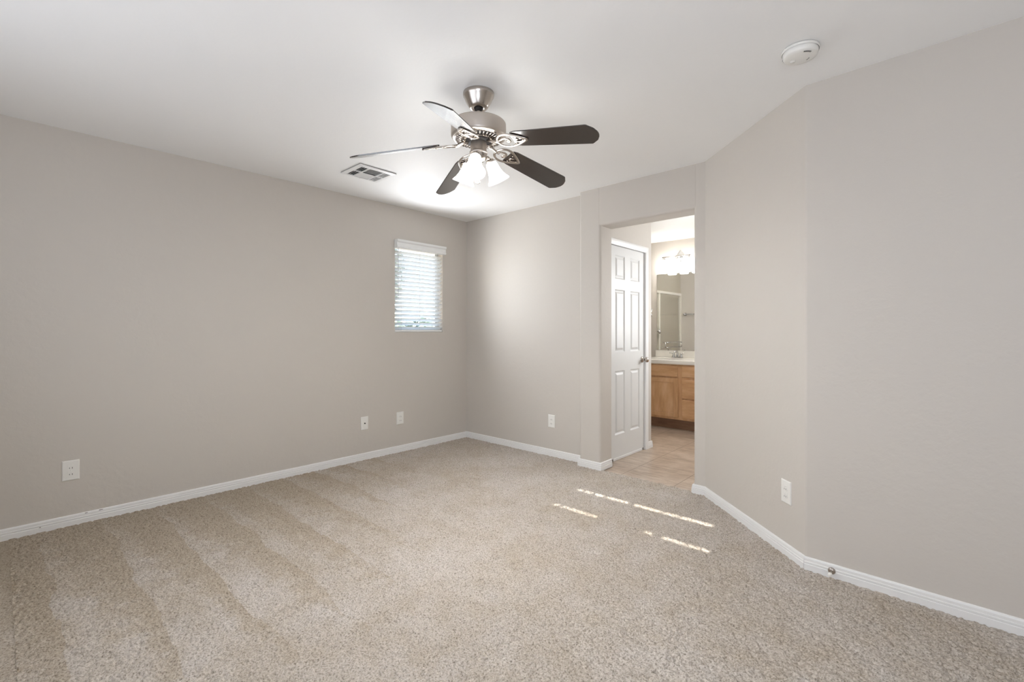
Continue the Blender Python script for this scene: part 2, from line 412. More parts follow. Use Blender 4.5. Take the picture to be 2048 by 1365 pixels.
# bathroom shell
DY0, DY1, DZ = 3.745, 4.466, 1.998
cw = MB().box(CLX-0.11, CLX, DY1+0.018, 4.60, -0.06, H).box(CLX-0.11, CLX, JAMB_Y, DY1+0.018, DZ+0.018, H).box(CLX-0.11, CLX, JAMB_Y, DY0-0.018, -0.06, DZ+0.018)
cw.box(-3.25, CLX-0.11, 4.50, 4.60, -0.06, H)
struct(cw.build('wall_closet', M_BATHWALL))
struct(MB().box(-4.15, -0.85, YV, YV+0.12, -0.06, H).build('wall_vanity', M_BATHWALL))
struct(MB().box(-4.14, -4.02, 3.72, YV, -0.06, H).build('wall_shower', M_SURROUND))
struct(MB().box(-4.02, -3.25, 4.40, 4.52, -0.06, H).build('wall_tub_end', M_SURROUND))
bw = MB()
for y0, y1, z0, z1 in ((3.3, 4.88, -0.06, H), (5.82, YV, -0.06, H), (4.88, 5.82, -0.06, 1.03), (4.88, 5.82, 2.07, H)): bw.box(-0.97, -0.85, y0, y1, z0, z1)
struct(bw.build('wall_bathroom_right', M_BATHWALL))
struct(MB().box(-1.22, -0.90, 3.45, 3.57, -0.06, H).build('wall_bathroom_front', M_BATHWALL))

# ------------------------------------------------------------------ baseboards (moulded profile swept with mitres)
BP = [(0, 0), (0.013, 0), (0.013, 0.033), (0.0100, 0.0345), (0.0100, 0.0385), (0.0118, 0.040), (0.0118, 0.046), (0.0092, 0.0475), (0.0092, 0.060), (0.0075, 0.0655), (0.003, 0.068), (0, 0.068)]
def sweep(name, path, z0=-0.004, prof=BP, material=M_TRIM, side=1):
    P = [Vector(p) for p in path]; n = len(P); k = len(prof); vs = []
    for i in range(n):
        if i == 0: d = (P[1]-P[0]).normalized(); m = Vector((-d.y, d.x))*side; sc = 1
        elif i == n-1: d = (P[-1]-P[-2]).normalized(); m = Vector((-d.y, d.x))*side; sc = 1
        else:
            a = (P[i]-P[i-1]).normalized(); b = (P[i+1]-P[i]).normalized()
            na = Vector((-a.y, a.x))*side; nb = Vector((-b.y, b.x))*side; m = (na+nb).normalized(); sc = 1/max(0.3, m.dot(na))
        for d_, z in prof: q = P[i]+m*d_*sc; vs.append((q.x, q.y, z0+z))
    fs = [tuple(range(k)), tuple((n-1)*k+i for i in reversed(range(k)))]
    for i in range(n-1):
        for j in range(k): l = (j+1) % k; fs.append((i*k+j, i*k+l, (i+1)*k+l, (i+1)*k+j))
    return struct(MB().add(vs, fs).build(name, material))
sweep('baseboard_left', [(XL, REAR_Y), (XL, YB)], side=-1)
sweep('baseboard_back', [(XL+0.013, YB), (D0[0], YB)], side=-1)
dl = onD(OP_L)
sweep('baseboard_doorway', [(D0[0], YB-0.013), (D0[0], D0[1]), dl, (OP_L-0.003, 3.690)], side=-1)
sweep('baseboard_angled', [(OP_R, 3.56), onD(OP_R), D1, A1], side=-1)
sweep('baseboard_right', [tuple(Vector(A1)-Vector((0.0035, 0.0))), (f.x, f.y)], side=-1)
sweep('baseboard_side', [(SIDE_X, f.y), (SIDE_X, REAR_Y)], side=-1)
sweep('baseboard_closet', [(CLX, 4.512), (CLX, 4.60), (-3.22, 4.60)], z0=-0.009, side=1 if False else -1)

# paint chips on the long baseboard
bbl = bpy.data.objects['baseboard_left']
for yc, zc_, wd in ((0.383, 0.0585, 0.014), (0.452, 0.0590, 0.020), (0.178, 0.030, 0.007)):
    xo = XL+(0.0092 if zc_ > 0.04 else 0.013)
    MB().add([(xo, yc-wd/2, zc_-0.002), (xo, yc+wd/2, zc_-0.001), (xo, yc+wd/2, zc_+0.002), (xo, yc-wd/3, zc_+0.0025), (xo+0.0004, yc, zc_)], [(0, 1, 4), (1, 2, 4), (2, 3, 4), (3, 0, 4)]).build('paint_chip', M_SCUFF, bbl)
# ------------------------------------------------------------------ closet door and casing
ct = MB()
CP = [(0, 0), (0.008, 0), (0.012, 0.012), (0.016, 0.03), (0.016, 0.042), (0.010, 0.046), (0, 0.046)]
def casing_leg(y0, z0, z1):   # moulded side leg growing away from the door edge
    n = len(CP); vs = [(CLX+d, y0+w_, z) for z in (z0, z1) for d, w_ in CP]
    ct.add(vs, [tuple(range(n)), tuple(range(2*n-1, n-1, -1))]+[(i, (i+1) % n, n+(i+1) % n, n+i) for i in range(n)])
casing_leg(DY1, -0.009, DZ+0.05)
n = len(CP); vs = [(CLX+d, y, DZ+0.004+w_*1.2) for y in (JAMB_Y, DY1+0.046) for d, w_ in CP]
ct.add(vs, [tuple(range(n)), tuple(range(2*n-1, n-1, -1))]+[(i, (i+1) % n, n+(i+1) % n, n+i) for i in range(n)])
ct.box(CLX-0.11, CLX, DY1+0.003, DY1+0.018, -0.009, DZ+0.018).box(CLX-0.11, CLX, DY0-0.018, DY1+0.018, DZ+0.004, DZ+0.018)
struct(ct.build('trim_1', M_TRIM))

def six_panel(y0, y1, z0, z1, xf, th):
    m = MB(); ys = [y0, 3.884, 4.068, 4.178, 4.366, y1]
    rows = [(0.228, 0.826), (1.002, 1.592), (1.692, 1.915)]
    zs = [z0]+[z for r in rows for z in r]+[z1]
    def quad(a, b, c, d): m.add([a, b, c, d], [(0, 1, 2, 3)])
    for i in range(5):
        for j in range(len(zs)-1):
            if i in (1, 3) and j in (1, 3, 5):
                ya, yb, za, zb = ys[i], ys[i+1], zs[j], zs[j+1]
                rings = [(0, 0), (0.012, -0.009), (0.020, -0.009), (0.038, -0.001)]
                R_ = [[(xf+d, ya+o, za+o), (xf+d, yb-o, za+o), (xf+d, yb-o, zb-o), (xf+d, ya+o, zb-o)] for o, d in rings]
                for r in range(3):
                    for k in range(4): l = (k+1) % 4; quad(R_[r][k], R_[r][l], R_[r+1][l], R_[r+1][k])
                quad(*R_[3])
            else: quad((xf, ys[i], zs[j]), (xf, ys[i+1], zs[j]), (xf, ys[i+1], zs[j+1]), (xf, ys[i], zs[j+1]))
    b = xf-th
    quad((b, y0, z0), (b, y0, z1), (b, y1, z1), (b, y1, z0)); quad((xf, y1, z0), (b, y1, z0), (b, y1, z1), (xf, y1, z1))
    quad((xf, y0, z0), (xf, y0, z1), (b, y0, z1), (b, y0, z0)); quad((xf, y0, z1), (xf, y1, z1), (b, y1, z1), (b, y0, z1)); quad((xf, y0, z0), (b, y0, z0), (b, y1, z0), (xf, y1, z0))
    return m
dx = CLX-0.012
door = struct(six_panel(DY0, DY1, 0.012, DZ, dx, 0.035).build('door_1', M_DOOR, fix=False))
MB().box(dx, dx+0.006, DY0+0.10, DY1-0.05, -0.007, 0.013).build('door_light_strip', M_TRIM, door)  # white strip painted in for the light showing under the door
kn = MB()
MK = Matrix.Translation((dx, 4.420, 0.912)) @ Matrix.Rotation(PI/2, 4, 'Y')
kn.lathe([(0.0001, 0), (0.032, 0), (0.032, 0.004), (0.026, 0.010), (0.013, 0.013), (0.011, 0.030), (0.016, 0.034), (0.026, 0.044), (0.0275, 0.054), (0.024, 0.064), (0.012, 0.069), (0.0001, 0.070)], 28, MK)
kn.build('door_knob', M_NICKEL, door)

# ------------------------------------------------------------------ small window with its blind
win = MB()
fx = XL-0.115
for y0, y1, z0, z1 in ((WY0, WY0+0.045, WZ0, WZ1), (WY1-0.045, WY1, WZ0, WZ1), (WY0, WY1, WZ0, WZ0+0.05), (WY0, WY1, WZ1-0.05, WZ1)):
    win.box(fx, fx+0.04, y0, y1, z0, z1)
win = struct(win.build('window_1', M_VINYL, bevel=0.003))
MB().box(fx+0.017, fx+0.021, WY0+0.04, WY1-0.04, WZ0+0.045, WZ1-0.045).build('window_pane', M_GLASS, win)

bl = thing('window_blind', 'white horizontal slat blind with moulded valance filling the small window of the left wall', 'window blind', (XL, (WY0+WY1)/2, WZ0))
def rel(mb, p): mb.v = [(x-p[0], y-p[1], z-p[2]) for x, y, z in mb.v]; return mb
BO = (XL, (WY0+WY1)/2, WZ0)
vl = MB()
VP = [(0.002, 2.020), (0.040, 2.018), (0.052, 2.024), (0.052, 2.040), (0.046, 2.046), (0.046, 2.072), (0.050, 2.078), (0.058, 2.084), (0.058, 2.104), (0.002, 2.104)]
n = len(VP); vs = [(XL+d, y, z) for y in (2.642, 3.256) for d, z in VP]
vl.add(vs, [tuple(range(n)), tuple(range(2*n-1, n-1, -1))]+[(i, (i+1) % n, n+(i+1) % n, n+i) for i in range(n)])
rel(vl, BO).build('valance', M_BLIND, bl)
sl = MB()
tilt = math.radians(33)
NS = 19
for i in range(NS):
    z = 1.232+i*0.0418
    pts = []
    for k in range(6):
        t = -0.025+0.05*k/5; cz = 0.0022*(1-(t/0.025)**2)
        pts.append((t, cz))
    M = Matrix.Translation((XL-0.026, 0, z)) @ Matrix.Rotation(-tilt, 4, 'Y')
    vs = []
    for y in (WY0+0.004, WY1-0.004):
        for t, c in pts: vs.append(M @ Vector((t, y, c+0.0014)))
        for t, c in reversed(pts): vs.append(M @ Vector((t, y, c-0.0014)))
    n = 12
    sl.add(vs, [tuple(range(n)), tuple(range(2*n-1, n-1, -1))]+[(q, (q+1) % n, n+(q+1) % n, n+q) for q in range(n)])
rel(sl, BO).build('slats', M_SLAT, bl)
rel(MB().box(XL-0.046, XL-0.004, WY0+0.005, WY1-0.005, WZ0+0.002, WZ0+0.022), BO).build('bottom_rail', M_BLIND, bl, bevel=0.003)
rel(MB().box(XL-0.05, XL-0.002, WY0+0.004, WY1-0.004, 2.035, WZ1-0.001), BO).build('head_rail', M_BLIND, bl)
for y in (WY0+0.075, (WY0+WY1)/2, WY1-0.075):
    c = MB()
    for dx_ in (-0.0505, -0.0015): c.tube([(XL+dx_, y, WZ0+0.02), (XL+dx_, y, 2.04)], 0.0009, 6)
    rel(c, BO).build('ladder_cord', M_CORD, bl)
rel(MB().tube([(XL+0.006, WY0+0.035, 2.02), (XL+0.007, WY0+0.035, 1.52)], 0.0035, 8), BO).build('tilt_wand', M_VINYL, bl)

# outdoors seen between the slats
struct(MB().box(-40, XL-0.6, -20, 40, -0.25, -0.2).build('ground', M_SOIL))
def foliage(name, label, cat, c, rad, count, size, m, trunk=True):
    t = thing(name, label, cat, (c[0], c[1], -0.2))
    mb = MB()
    for i in range(count):
        u = Vector((random.gauss(0, 1), random.gauss(0, 1), random.gauss(0, 1))).normalized()*random.random()**0.4
        p = Vector((u.x*rad[0], u.y*rad[1], c[2]+0.2+u.z*rad[2]))
        a = Vector((random.gauss(0, 1), random.gauss(0, 1), random.gauss(0, 1))).normalized(); b = a.orthogonal().normalized()
        s = size*random.uniform(0.6, 1.3)
        mb.add([p-a*s, p+b*s*0.5, p+a*s, p-b*s*0.5], [(0, 1, 2, 3)])
    mb.build('foliage', m, t, fix=False)
    if trunk: MB().tube([(0, 0, 0), (0.05, 0, c[2]*0.5), (0, 0.03, c[2])], [0.16, 0.11, 0.06], 10).build('trunk', M_BARK, t)
    return t
foliage('tree', 'grey green tree outside, glimpsed through the left side of the small window blind', 'tree', (-12.6, 7.4, 2.9), (1.5, 0.9, 1.5), 1500, 0.13, M_LEAF)
foliage('hedge', 'dark green hedge outside, glimpsed through the lowest blind slats', 'hedge', (-9.4, 8.6, 0.62), (0.6, 3.6, 1.0), 5200, 0.10, M_HEDGE, False)

# ------------------------------------------------------------------ rear window with closed blind (behind the camera)
rwn = MB()
for x0, x1, z0, z1 in ((RX0, RX0+0.05, RZ0, RZ1), (RX1-0.05, RX1, RZ0, RZ1), (RX0, RX1, RZ0, RZ0+0.05), (RX0, RX1, RZ1-0.05, RZ1), (-1.775, -1.725, RZ0, RZ1), (-0.30, -0.25, RZ0, RZ1)):
    rwn.box(x0, x1, REAR_Y-0.115, REAR_Y-0.075, z0, z1)
struct(rwn.build('window_2', M_VINYL))
rb = thing('closed_window_blind', 'wide white blind, closed, in the window behind the camera', 'window blind', (-1.75, REAR_Y, RZ0))
SB = (-1.75, REAR_Y, RZ0)
te = math.tan(SUN_EL)
def slit_z(yfloor): return (yfloor-(REAR_Y-0.03))*te
def slit_x(xfloor, yfloor): return xfloor-(yfloor-(REAR_Y-0.03))*math.tan(SUN_AZ)
slits = [(2.972, 0.012, [(-2.02, -1.975), (-1.955, -1.90), (-1.875, -1.80), (-1.775, -1.36), (-1.345, -1.25), (-1.235, -1.03)]),
         (2.610, 0.009, [(-1.98, -1.93), (-1.91, -1.86), (-1.845, -1.63), (-1.30, -1.25), (-1.19, -0.925)])]
cells = MB(); zc = RZ0
for yf, hgt, segs in reversed(slits):
    z = slit_z(yf); cells.box(RX0+0.002, RX1-0.002, REAR_Y-0.032, REAR_Y-0.028, zc, z-hgt/2)
    xs = RX0+0.002
    for a, b in segs:
        a, b = slit_x(a, yf), slit_x(b, yf); cells.box(xs, a, REAR_Y-0.032, REAR_Y-0.028, z-hgt/2, z+hgt/2); xs = b
    cells.box(xs, RX1-0.002, REAR_Y-0.032, REAR_Y-0.028, z-hgt/2, z+hgt/2); zc = z+hgt/2
cells.box(RX0+0.002, RX1-0.002, REAR_Y-0.032, REAR_Y-0.028, zc, RZ1)
rel(cells, SB).build('closed_slats', M_BLIND, rb)

bw = MB()
for y0, y1, z0, z1 in ((4.88, 4.93, 1.03, 2.07), (5.77, 5.82, 1.03, 2.07), (4.88, 5.82, 1.03, 1.08), (4.88, 5.82, 2.02, 2.07)): bw.box(-0.93, -0.89, y0, y1, z0, z1)
bw = struct(bw.build('fill_window', M_VINYL))  # unseen window added around the bathroom fill lamp
MB().box(-0.915, -0.905, 4.93, 5.77, 1.08, 2.02).build('frosted_pane', M_VINYL, bw)

# ------------------------------------------------------------------ electrical plates
def plate(name, label, cat, p, nrm, kind, group=None, w_=0.080, h_=0.122):
    ang = math.atan2(nrm[1], nrm[0])-PI/2*(-1)   # local -Y faces the room
    t = thing(name, label, cat, p, (0, 0, ang), group)
    a, b = w_/2, h_/2
    m = MB(); e = 0.004
    vs = [(-a, 0, -b), (a, 0, -b), (a, 0, b), (-a, 0, b), (-a, -0.003, -b), (a, -0.003, -b), (a, -0.003, b), (-a, -0.003, b), (-a+e, -0.0065, -b+e), (a-e, -0.0065, -b+e), (a-e, -0.0065, b-e), (-a+e, -0.0065, b-e)]
    fs = [(0, 1, 2, 3), (8, 9, 10, 11)]
    for o in (0, 4):
        for k in range(4): l = (k+1) % 4; fs.append((o+k, o+l, o+4+l, o+4+k))
    m.add(vs, fs).build('cover_plate', M_PLATE, t)
    if kind == 'duplex':
        for zc in (0.0195, -0.0195):
            poly = []
            for k in range(32):
                an = 2*PI*k/32; poly.append((0.0172*math.cos(an), max(-0.0135, min(0.0135, 0.0172*math.sin(an)))))
            M = Matrix.Translation((0, -0.0085, zc)) @ Matrix.Rotation(-PI/2, 4, 'X') @ Matrix.Diagonal((1, -1, 1, 1))
            r = MB().prism(poly, -0.0005, 0.004, M).build('receptacle', M_PLATE, t)
            for x, hh in ((-0.0064, 0.0075), (0.0064, 0.0095)):
                MB().box(x-0.0013, x+0.0013, -0.0092, -0.0085, zc-0.006-hh/2+0.002, zc-0.006+hh/2+0.002).build('slot', M_DARK, r)
            MB().lathe([(0.0001, 0), (0.0027, 0), (0.0027, 0.0008)], 12, Matrix.Translation((0, -0.0085, zc+0.0075)) @ Matrix.Rotation(PI/2, 4, 'X')).build('ground_hole', M_DARK, r)
        MB().lathe([(0.0001, 0.002), (0.0025, 0.0015), (0.003, 0)], 12, Matrix.Translation((0, -0.0063, 0)) @ Matrix.Rotation(PI/2, 4, 'X')).build('screw', M_PLATE, t)
    else:
        MB().lathe([(0.0065, 0), (0.0065, 0.002), (0.0048, 0.002), (0.0048, 0.010), (0.002, 0.010), (0.0001, 0.009)], 16, Matrix.Translation((0, -0.006, 0)) @ Matrix.Rotation(PI/2, 4, 'X')).build('coaxial_jack', M_DARK, t)
        for z in (0.042, -0.042):
            MB().lathe([(0.0001, 0.002), (0.0025, 0.0015), (0.003, 0)], 12, Matrix.Translation((0, -0.0063, z)) @ Matrix.Rotation(PI/2, 4, 'X')).build('screw', M_PLATE, t)
    return t
G = 'white duplex outlets around the room'
plate('wall_outlet', 'white duplex outlet alone on the left wall, nearest the left picture edge', 'outlet', (XL, 0.3125, 0.340), (1, 0), 'duplex', G)
plate('cable_outlet', 'white cover plate with one dark coaxial jack, low on the left wall', 'cable outlet', (XL, 2.316, 0.340), (1, 0), 'coax', None, 0.074)
plate('wall_outlet', 'white duplex outlet on the left wall below the small window', 'outlet', (XL, 2.707, 0.336), (1, 0), 'duplex', G)
plate('wall_outlet', 'white duplex outlet on the back wall between the corner and the doorway', 'outlet', (-2.755, YB, 0.334), (0, -1), 'duplex', G)
pa = Vector(D1).lerp(Vector(A1), 0.862)
plate('wall_outlet', 'white duplex outlet on the bright angled wall right of the doorway', 'outlet', (pa.x, pa.y, 0.338), (-nA.x, -nA.y), 'duplex', G)

# ------------------------------------------------------------------ door stop on the right baseboard
ys = A1[1]+RD.y/RD.x*(-0.388-A1[0])-0.0125
ds = thing('door_stop', 'small metal door stop screwed to the right wall baseboard', 'door stop', (-0.386, ys, 0.034))
MR = Matrix.Rotation(PI/2, 4, 'X')
MB().lathe([(0.0001, 0.010), (0.008, 0.010), (0.014, 0.007), (0.0165, 0.002), (0.0165, 0)], 24, MR).build('base', M_NICKEL, ds)
MB().lathe([(0.0045, 0.008), (0.0045, 0.045), (0.0001, 0.045)], 14, MR).build('stem', M_NICKEL, ds)
MB().lathe([(0.0085, 0.043), (0.0085, 0.054), (0.006, 0.057), (0.0001, 0.057)], 16, MR).build('rubber_tip', M_PLATE, ds)

# ------------------------------------------------------------------ ceiling register
VX0, VX1, VY0, VY1 = -3.450, -3.155, 1.808, 2.122
vt = thing('ceiling_vent', 'white metal four-way air register in the ceiling beside the fan', 'vent', ((VX0+VX1)/2, (VY0+VY1)/2, H))
hx, hy_ = (VX1-VX0)/2, (VY1-VY0)/2
fr = MB(); b_ = 0.032
def ring(o0, z0, o1, z1):
    a = [(-hx+o0, -hy_+o0, z0), (hx-o0, -hy_+o0, z0), (hx-o0, hy_-o0, z0), (-hx+o0, hy_-o0, z0)]
    c = [(-hx+o1, -hy_+o1, z1), (hx-o1, -hy_+o1, z1), (hx-o1, hy_-o1, z1), (-hx+o1, hy_-o1, z1)]
    fr.add(a+c, [(k, (k+1) % 4, 4+(k+1) % 4, 4+k) for k in range(4)])
ring(0, -0.004, 0.001, -0.010); ring(0.001, -0.010, b_, -0.014); ring(b_, -0.014, b_, 0.0); ring(0.004, -0.004, 0, -0.004)
fr.build('frame', M_TRIM, vt, fix=False)
MB().box(-hx+0.003, hx-0.003, -hy_+0.003, hy_-0.003, -0.0045, 0.001).build('shadow_gap', M_BLACK, vt)  # black sheet standing in for the shadow gap round the frame
ix, iy = hx-b_, hy_-b_
la = MB()
def louver(x0, x1, y0, y1, axis, sgn, top=-0.005):
    # a slanted thin blade, long along axis, its lower edge leaning by sgn
    e_ = 0.010*sgn; t_ = 0.0016
    if axis == 'X': P = [[(x, y0, top), (x, y0+t_, top), (x, y0+e_+t_, -0.014), (x, y0+e_, -0.014)] for x in (x0, x1)]
    else: P = [[(x0, y, top), (x0+t_, y, top), (x0+e_+t_, y, -0.014), (x0+e_, y, -0.014)] for y in (y0, y1)]
    la.add(P[0]+P[1], [(0, 1, 2, 3), (7, 6, 5, 4)]+[(q, 4+q, 4+(q+1) % 4, (q+1) % 4) for q in range(4)])
yn = iy*0.46
for k in range(4):
    y = -iy+0.006+k*0.0175
    for xa, xb in ((-ix, -0.006), (0.006, ix)): louver(xa, xb, y+0.0, 0, 'X', -1)
    y = iy-0.006-k*0.0175
    for xa, xb in ((-ix, -0.006), (0.006, ix)): louver(xa, xb, y, 0, 'X', 0.3, -0.010)
for k in range(6):
    x = ix-0.006-k*0.018; louver(x, 0, -yn, yn, 'Y', 1)
    x = -ix+0.006+k*0.018; louver(x, 0, -yn, yn, 'Y', -1)
la.box(-ix, ix, -yn-0.005, -yn, -0.014, -0.002).box(-ix, ix, yn, yn+0.005, -0.014, -0.002).box(-0.005, 0.005, -iy, -yn, -0.0142, -0.002).box(-0.005, 0.005, yn, iy, -0.0142, -0.002)
la.build('louvers', M_TRIM, vt)
for x in (-hx+0.015, hx-0.015): MB().sphere((x, 0, -0.0125), 0.004, 10, 6).build('screw', M_TRIM, vt)

# ------------------------------------------------------------------ smoke detector
sd = thing('smoke_detector', 'round white smoke detector on the ceiling near the angled wall', 'smoke detector', (-0.452, 2.382, H))
MB().lathe([(0.0001, -0.002), (0.072, -0.002), (0.074, -0.006), (0.074, -0.012), (0.071, -0.014)], 48).build('mounting_base', M_PLATE, sd)
MB().lathe([(0.069, -0.012), (0.069, -0.018), (0.067, -0.030), (0.062, -0.036), (0.050, -0.039), (0.030, -0.041), (0.0001, -0.0415)], 48).build('cover', M_PLATE, sd)
g_ = MB(); pm = MB()
for k in range(9):
    a = math.radians(20+k*9); g_.box(-0.0022, 0.0022, 0.0, 0.0006, -0.028, -0.021, Matrix.Rotation(a, 4, 'Z') @ Matrix.Translation((0, 0.0682, 0)))
for a in (-152, -145, -138, -131, -124):
    for j in (0, 1): pm.box(-0.0030, 0.0030, 0.0500+j*0.0045, 0.0513+j*0.0045, -0.0397-0.0006*(1-j), -0.0385, Matrix.Rotation(math.radians(a), 4, 'Z'))
ps_ = MB()
for q, a in enumerate((-60, -52, -44, -36)): ps_.box(-0.0026, 0.0026, 0.034, 0.0352+0.0012*(q % 2), -0.0412, -0.0395, Matrix.Rotation(math.radians(a), 4, 'Z'))
ps_.build('printed_symbol', M_DARK, sd)
g_.build('vent_slots', M_DARK, sd); pm.build('printed_text', M_DARK, sd)
MB().lathe([(0.0001, -0.0455), (0.009, -0.0452), (0.0105, -0.041)], 20, Matrix.Translation((-0.030, 0.004, 0.0005))).build('test_button', M_PLATE, sd)

# ------------------------------------------------------------------ ceiling fan
HUB = Vector((-1.7766, 1.6945, 2.1906))
fan = thing('ceiling_fan', 'brushed nickel ceiling fan with five dark espresso blades and a three shade light kit', 'ceiling fan', (HUB.x, HUB.y, H), (0.0, 0, 0))
zf = lambda z: z-H
MB().lathe([(0.0001, zf(2.442)), (0.080, zf(2.442)), (0.0815, zf(2.430)), (0.079, zf(2.421)), (0.075, zf(2.416)), (0.0665, zf(2.394)), (0.053, zf(2.372)), (0.0495, zf(2.366)), (0.044, zf(2.361)), (0.026, zf(2.359)), (0.022, zf(2.364))], 48).build('canopy', M_NICKEL, fan)
MB().sphere((0, 0, zf(2.363)), 0.0225, 20, 12).build('hanger_ball', M_DARK, fan)
MB().lathe([(0.0125, zf(2.36)), (0.0125, zf(2.275))], 20).build('downrod', M_NICKEL, fan)
mot = MB().lathe([(0.0001, zf(2.288)), (0.03, zf(2.287)), (0.130, zf(2.2845)), (0.139, zf(2.282)), (0.1425, zf(2.277)), (0.143, zf(2.270)), (0.143, zf(2.216)), (0.140, zf(2.207)), (0.132, zf(2.202)), (0.126, zf(2.2015))], 64).build('motor_housing', M_SATIN, fan)
MB().lathe([(0.128, zf(2.2045)), (0.073, zf(2.194)), (0.0001, zf(2.194))], 48).build('vent_recess', M_DARK, mot)
ribs = MB().lathe([(0.132, zf(2.203)), (0.122, zf(2.1985)), (0.117, zf(2.1985))], 64).lathe([(0.082, zf(2.1915)), (0.074, zf(2.189)), (0.066, zf(2.190))], 64)
for k in range(36):
    a = 2*PI*k/36; c, s_ = math.cos(a), math.sin(a)
    P = [(0.120, 2.1985), (0.100, 2.1945), (0.080, 2.191)]
    ribs.tube([(r*c, r*s_, zf(z)) for r, z in P], [0.0052, 0.0042, 0.0034], 6)
ribs.build('vent_ribs', M_NICKEL, mot)
MB().lathe([(0.068, zf(2.190)), (0.068, zf(2.185)), (0.0001, zf(2.185))], 40).build('flywheel', M_DARK, fan)

T0 = 0.2216; DROOP = 0.1618; TX, TY = 0.0065, 0.0169; PITCH = math.radians(-17)
BW = []
def half(): return [(0.205, 0.038), (0.212, 0.048), (0.235, 0.0545), (0.42, 0.060), (0.608, 0.0650), (0.616, 0.0635), (0.645, 0.0400), (0.657, 0.0180), (0.6595, 0.0080), (0.660, 0.0)]
outline = [(r, -w_) for r, w_ in half()]+[(r, w_) for r, w_ in reversed(half()[:-1])]
def blade_frame(k):
    th = T0+k*2*PI/5
    a = Vector((math.cos(th), math.sin(th), -DROOP+TX*math.cos(th)+TY*math.sin(th))).normalized()
    t = Vector((-math.sin(th), math.cos(th), 0)); n_ = a.cross(t)
    w_ = t*math.cos(PITCH)+n_*math.sin(PITCH); m_ = a.cross(w_)
    return Matrix(((a.x, w_.x, m_.x, 0), (a.y, w_.y, m_.y, 0), (a.z, w_.z, m_.z, zf(HUB.z)), (0, 0, 0, 1)))
MBL = MB().prism(outline, 0.0, 0.006)
def iron():
    m = MB(); z = -0.0045
    def bez(P, n=14):
        out = []
        for i in range(n+1):
            t = i/n; q = [Vector(p) for p in P]
            while len(q) > 1: q = [q[j].lerp(q[j+1], t) for j in range(len(q)-1)]
            out.append(q[0])
        return out
    # stem, leaf shaped outline and two scrolls
    m.tube([(0.055, 0, 0.006), (0.085, 0, 0.000), (0.115, 0, -0.010), (0.140, 0, -0.008)], [0.011, 0.010, 0.009, 0.008], 10)
    for s in (1, -1):
        m.tube(bez([(0.118, 0, -0.009), (0.130, 0.055*s, -0.008), (0.190, 0.062*s, z), (0.235, 0.034*s, z), (0.292, 0, z)], 20), 0.0072, 8, flat=0.6)
    m.tube(bez([(0.125, 0.0, -0.009), (0.150, -0.012, -0.008), (0.190, -0.048, z), (0.215, 0.0, z), (0.195, 0.034, z), (0.165, 0.022, z), (0.165, 0.002, z), (0.185, 0.004, z)], 26), 0.0066, 8, flat=0.6)
    m.tube(bez([(0.292, 0.0, z), (0.255, 0.012, z), (0.235, 0.030, z), (0.215, 0.010, z), (0.225, -0.008, z), (0.242, -0.004, z)], 18), 0.0060, 8, flat=0.6)
    return m
IR = iron()
first = None
for k in range(5):
    M = blade_frame(k)
    if first is None:
        b0 = MBL.build('blade', M_BLADE, fan, bevel=0.0012); i0 = IR.build('blade_arm', M_NICKEL, fan); s0 = [MB().sphere((p, q, -0.0075), 0.0042, 10, 6, (1, 1, 0.6)).build('screw', M_NICKEL, i0) for p, q in ((0.222, 0.022), (0.222, -0.022), (0.268, 0.0))]
        first = (b0, i0, s0); b1, i1 = b0, i0
    else:
        b1 = first[0].copy(); i1 = first[1].copy(); s1 = [o.copy() for o in first[2]]
        for o in [b1, i1]+s1: C.objects.link(o)
        for o in s1: o.parent = i1
    b1.matrix_local = M; i1.matrix_local = M
# light kit
MB().lathe([(0.040, zf(2.185)), (0.042, zf(2.178)), (0.042, zf(2.138)), (0.044, zf(2.135)), (0.0475, zf(2.132)), (0.0475, zf(2.126)), (0.043, zf(2.123))], 40).build('switch_housing', M_SATIN, fan)
MB().lathe([(0.043, zf(2.124)), (0.044, zf(2.110)), (0.040, zf(2.096)), (0.030, zf(2.087)), (0.014, zf(2.082)), (0.008, zf(2.074)), (0.0001, zf(2.072))], 40).build('light_kit_bowl', M_NICKEL, fan)
toCam = math.atan2(-HUB.y, -HUB.x)
SHP = [(0.0225, 0.000), (0.0275, -0.006), (0.0300, -0.016), (0.0315, -0.030), (0.0345, -0.048), (0.0395, -0.066), (0.0475, -0.084), (0.0570, -0.098), (0.0600, -0.104)]
shp = SHP+[(r-0.0022, z+0.0006) for r, z in reversed(SHP)]
for k in range(3):
    az = toCam-math.radians(13)+k*2*PI/3
    d = Vector((math.cos(az), math.sin(az), 0))
    ax = (d*math.sin(math.radians(26))+Vector((0, 0, -1))*math.cos(math.radians(26))).normalized()
    neck = d*0.066+Vector((0, 0, zf(2.088)))
    q = Vector((0, 0, -1)).rotation_difference(ax).to_matrix().to_4x4()
    M = Matrix.Translation(neck) @ q
    arm = MB().tube([d*0.030+Vector((0, 0, zf(2.105))), d*0.050+Vector((0, 0, zf(2.112))), d*0.062+Vector((0, 0, zf(2.104))), neck+ax*-0.004], [0.008, 0.008, 0.008, 0.008], 10)
    arm.lathe([(0.0001, 0.016), (0.018, 0.014), (0.0245, 0.006), (0.0255, -0.006), (0.024, -0.008)], 24, M)
    arm = arm.build('light_arm', M_NICKEL, fan)
    ps = [(r, z) for r, z in SHP]
    MB().lathe(shp, 36, M).build('lamp_shade', M_SHADE, arm)
    MB().lathe([(0.0001, -0.082), (0.012, -0.079), (0.021, -0.068), (0.024, -0.056), (0.021, -0.042), (0.013, -0.026), (0.012, -0.008)], 20, M).build('bulb', M_BULB, arm)
pc = MB()
